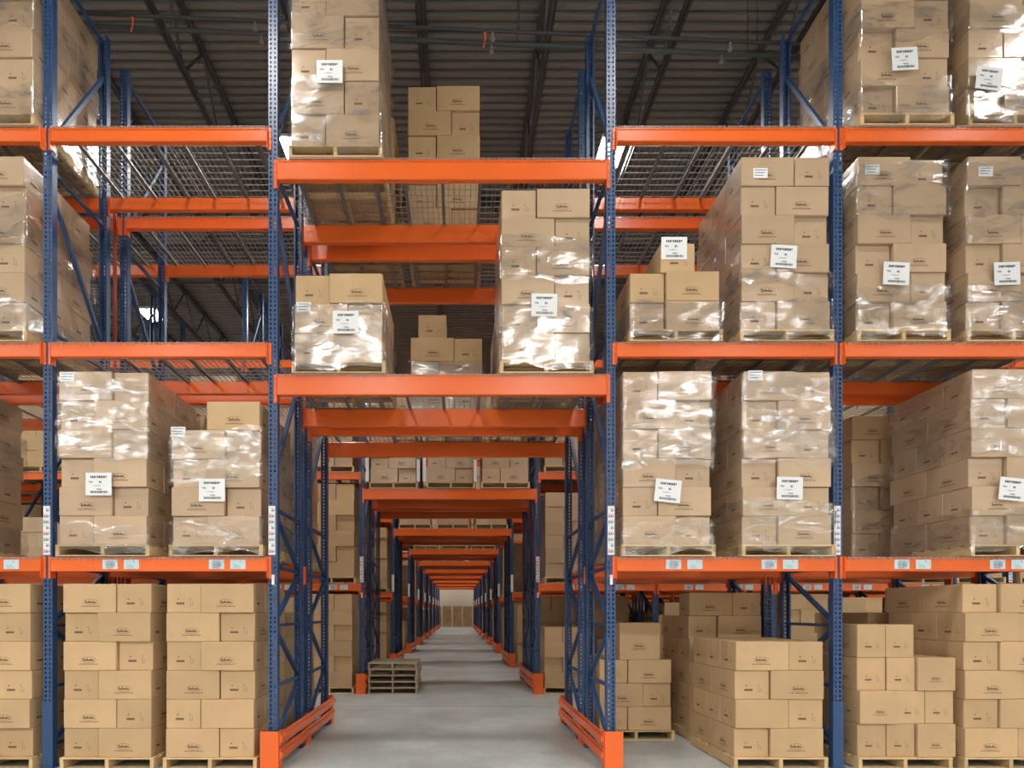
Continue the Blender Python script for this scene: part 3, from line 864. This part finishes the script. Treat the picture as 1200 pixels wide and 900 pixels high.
BANDS = {'pa': ((.05, .36), (1.08, 1.985)), 'pb': ((.03, .42), (.80, 1.40)), 'wa': ((.04, .40), (.98, 1.985)), 'wb': ((.03, .62), (1.0, 1.985)), 'wc': ((.05, .5), (1.12, 2.01)),
         'ua': ((.06, .86), (1.2, 2.20)), 'va': ((.05, .76),), 'vb': ((.05, .74),), 'vc': ((.06, .75), (1.0, 1.5)), 'ra': ((.03, .44),), 'rb': ((.03, .46), (.6, .78)),
         'rc': ((.04, .62), (1.35, 1.985)), 'rd': ((.04, .60), (1.1, 1.985)), 'qa': ((.06, .50), (.9, 1.35)), 'qb': ((.05, .55), (1.0, 1.3)), 'be': ((.1, 1.2),)}
for i, (key, (_b, tags)) in enumerate(FILMS.items()):
    x0, y, z, zt, rows, wrap, h = TOPZ[key]
    bands = [(z+a, z+c_) for a, c_ in BANDS.get(key, ((.04, .45), (1.05, 1.6)))]
    film(key, x0-.012, x0+.985+.012, y+.004, y+1.215, bands, 'clear stretch film around ' + DESC[key], 100+i, tags)
def sticker(key, ri, ci, px, py):
    o = CARTON_AT.get((key, ri, ci, 0))
    if o is None: return
    y = o.location.y - (CS if o.dimensions.x > .5 and abs(math.sin(o.rotation_euler.z)) < .5 else CL)/2
    w = Vector((PX(px, y), y-.001, PZ(py, y)))
    s = link('shipping_sticker', STK, o); s['label'] = 'white address sticker'
    s.matrix_parent_inverse = Matrix.Identity(4)
    bpy.context.view_layer.update()
    mw = Matrix.LocRotScale(o.location, o.rotation_euler, None)
    s.matrix_local = mw.inverted() @ Matrix.Translation(w)
sticker('pa', 5, 0, 79, 442); sticker('pb', 3, 0, 209, 506); sticker('rb', 5, 0, 891, 203); sticker('rc', 5, 0, 1022, 199); sticker('rd', 5, 0, 1155, 201)
sticker('wb', 5, 0, 885, 440); sticker('va', 1, 0, 356, 360)
# big tag on the single top carton of the half height load
o = CARTON_AT['ra', 2, 0, 0]
s = link('pallet_tag', TAG, o); s['label'] = 'white printed paper tag'
mw = Matrix.LocRotScale(o.location, o.rotation_euler, None); y = o.location.y - CL/2
s.matrix_local = mw.inverted() @ Matrix.Translation((PX(790, y), y-.001, PZ(291, y)))

# ------------------------------------------------------------------ camera
cd = bpy.data.cameras.new('camera'); cam = bpy.data.objects.new('camera', cd); COL.objects.link(cam)
cam.location = (0, 0, CAM_Z); cam.rotation_euler = (PI/2, 0, 0)
cd.sensor_width = 36; cd.sensor_fit = 'HORIZONTAL'; cd.lens = FOC/1200*36
cd.shift_x = (600-VPX)/1200; cd.shift_y = (VPY-450)/1200
cd.clip_start = .05; cd.clip_end = 200
SC.camera = cam

# ------------------------------------------------------------------ keep the 300 of a kind that show largest; the rest of that kind becomes one stuff mesh
KEEP = 300
def rank_and_merge():
    bpy.context.view_layer.update()
    from mathutils.bvhtree import BVHTree
    hits = {}
    org = Vector((0, 0, CAM_Z)); step = 2
    clear = ('film_band', 'pallet_tag')
    V, P, own, names, nv, cache = [], [], [], [], 0, {}
    for ob in SC.objects:
        if ob.type != 'MESH' or ob.name.startswith(clear): continue
        me = ob.data
        if me.name not in cache:
            co = np.empty(len(me.vertices)*3, np.float32); me.vertices.foreach_get('co', co)
            cache[me.name] = (np.c_[co.reshape(-1, 3).astype(float), np.ones(len(me.vertices))], [tuple(p_.vertices) for p_ in me.polygons])
        co, fs = cache[me.name]
        w = co @ np.array(ob.matrix_world).T[:, :3]
        if w[:, 1].max() < .2: continue
        V.append(w); P += [tuple(nv+i for i in f) for f in fs]; nv += len(co)
        own += [len(names)]*len(fs); names.append(ob.name)
    for key, mb in STUFF.items():
        V.append(np.array(mb.v)); P += [tuple(nv+i for i in f) for f in mb.f]; nv += len(mb.v); own += [len(names)]*len(mb.f); names.append('stuff_'+key)
    tree = BVHTree.FromPolygons(np.concatenate(V).tolist(), P)
    for py in range(1, 900, step):
        for px in range(1, 1200, step):
            r_ = tree.ray_cast(org, Vector(((px-VPX)/FOC, 1, (VPY-py)/FOC)))
            if r_[2] is not None: nm = names[own[r_[2]]]; hits[nm] = hits.get(nm, 0) + 1
    for kind, objs in POOL.items():
        # parents with parts (never pooled) already count towards the 300
        n_fixed = sum(1 for o in SC.objects if o.parent is None and o.name.split('.')[0] == kind) - len(objs)
        objs = sorted(objs, key=lambda o: (-hits.get(o.name, 0) - (1000 if o.children else 0), o.location.y, o.location.x))
        keep = max(0, KEEP - n_fixed)
        cut = objs[:keep]; drop = objs[keep:]
        if kind != 'carton':     # what the photo shows nothing of goes with the rest
            drop = [o for o in cut if not hits.get(o.name)] + drop; cut = [o for o in cut if hits.get(o.name)]
        if not drop: continue
        V, Fc, MI, mats, nv = [], [], [], [], 0
        cache = {}
        for o in drop:
            me = o.data
            if me.name not in cache:
                co = np.empty(len(me.vertices)*3, np.float32); me.vertices.foreach_get('co', co)
                for m_ in me.materials:
                    if m_ not in mats: mats.append(m_)
                mm = [mats.index(m_) for m_ in me.materials]
                cache[me.name] = (co.reshape(-1, 3), [tuple(p_.vertices) for p_ in me.polygons], [mm[p_.material_index] for p_ in me.polygons])
            co, fs, mi = cache[me.name]
            mw = np.array(Matrix.LocRotScale(o.location, o.rotation_euler, None))
            V.append(co @ mw[:3, :3].T + mw[:3, 3]); Fc += [tuple(nv+i for i in f) for f in fs]; MI += mi; nv += len(co)
        V = np.concatenate(V)
        if kind == 'carton':
            for key, mb in STUFF.items():
                mat_ = M[key]
                if mat_ not in mats: mats.append(mat_)
                k = mats.index(mat_)
                Fc += [tuple(nv+i for i in f) for f in mb.f]; MI += [k]*len(mb.f); V = np.concatenate([V, np.array(mb.v)]); nv += len(mb.v)
            STUFF.clear()
        me = bpy.data.meshes.new(kind); me.from_pydata(V.tolist(), [], Fc)
        for m_ in mats: me.materials.append(m_)
        me.polygons.foreach_set('material_index', MI); me.update()
        o = link({'carton': 'cartons_in_racks', 'wooden_pallet': 'pallets_in_racks', 'wire_deck': 'wire_decking', 'rack_crossbeam': 'rack_crossbeams', 'rack_upright': 'rack_uprights'}[kind], me)
        tag(o, {'carton': 'brown cartons filling the racks behind the nearest stacks', 'wooden_pallet': 'pallets under the loads deep in the racks',
                'wire_deck': 'wire decking deep in the racks', 'rack_crossbeam': 'orange beams deep in the racks', 'rack_upright': 'blue frames deep in the racks'}[kind],
            {'carton': 'boxes', 'wooden_pallet': 'pallets', 'wire_deck': 'wire decks', 'rack_crossbeam': 'rack beams', 'rack_upright': 'rack frames'}[kind], kind='stuff')
        for x in drop: bpy.data.objects.remove(x)
rank_and_merge()

# ------------------------------------------------------------------ world and view
w = bpy.data.worlds.new('world'); SC.world = w; w.use_nodes = True
w.node_tree.nodes['Background'].inputs[0].default_value = (.05, .05, .055, 1)
SC.view_settings.view_transform = 'Standard'; SC.view_settings.look = 'None'; SC.view_settings.gamma = 1.; SC.view_settings.use_curve_mapping = False
SC.view_settings.exposure = -0.47
SC.cycles.max_bounces = 8; SC.cycles.diffuse_bounces = 4; SC.cycles.transparent_max_bounces = 16
SC.cycles.use_denoising = True
SC.cycles.sample_clamp_indirect = 6.0
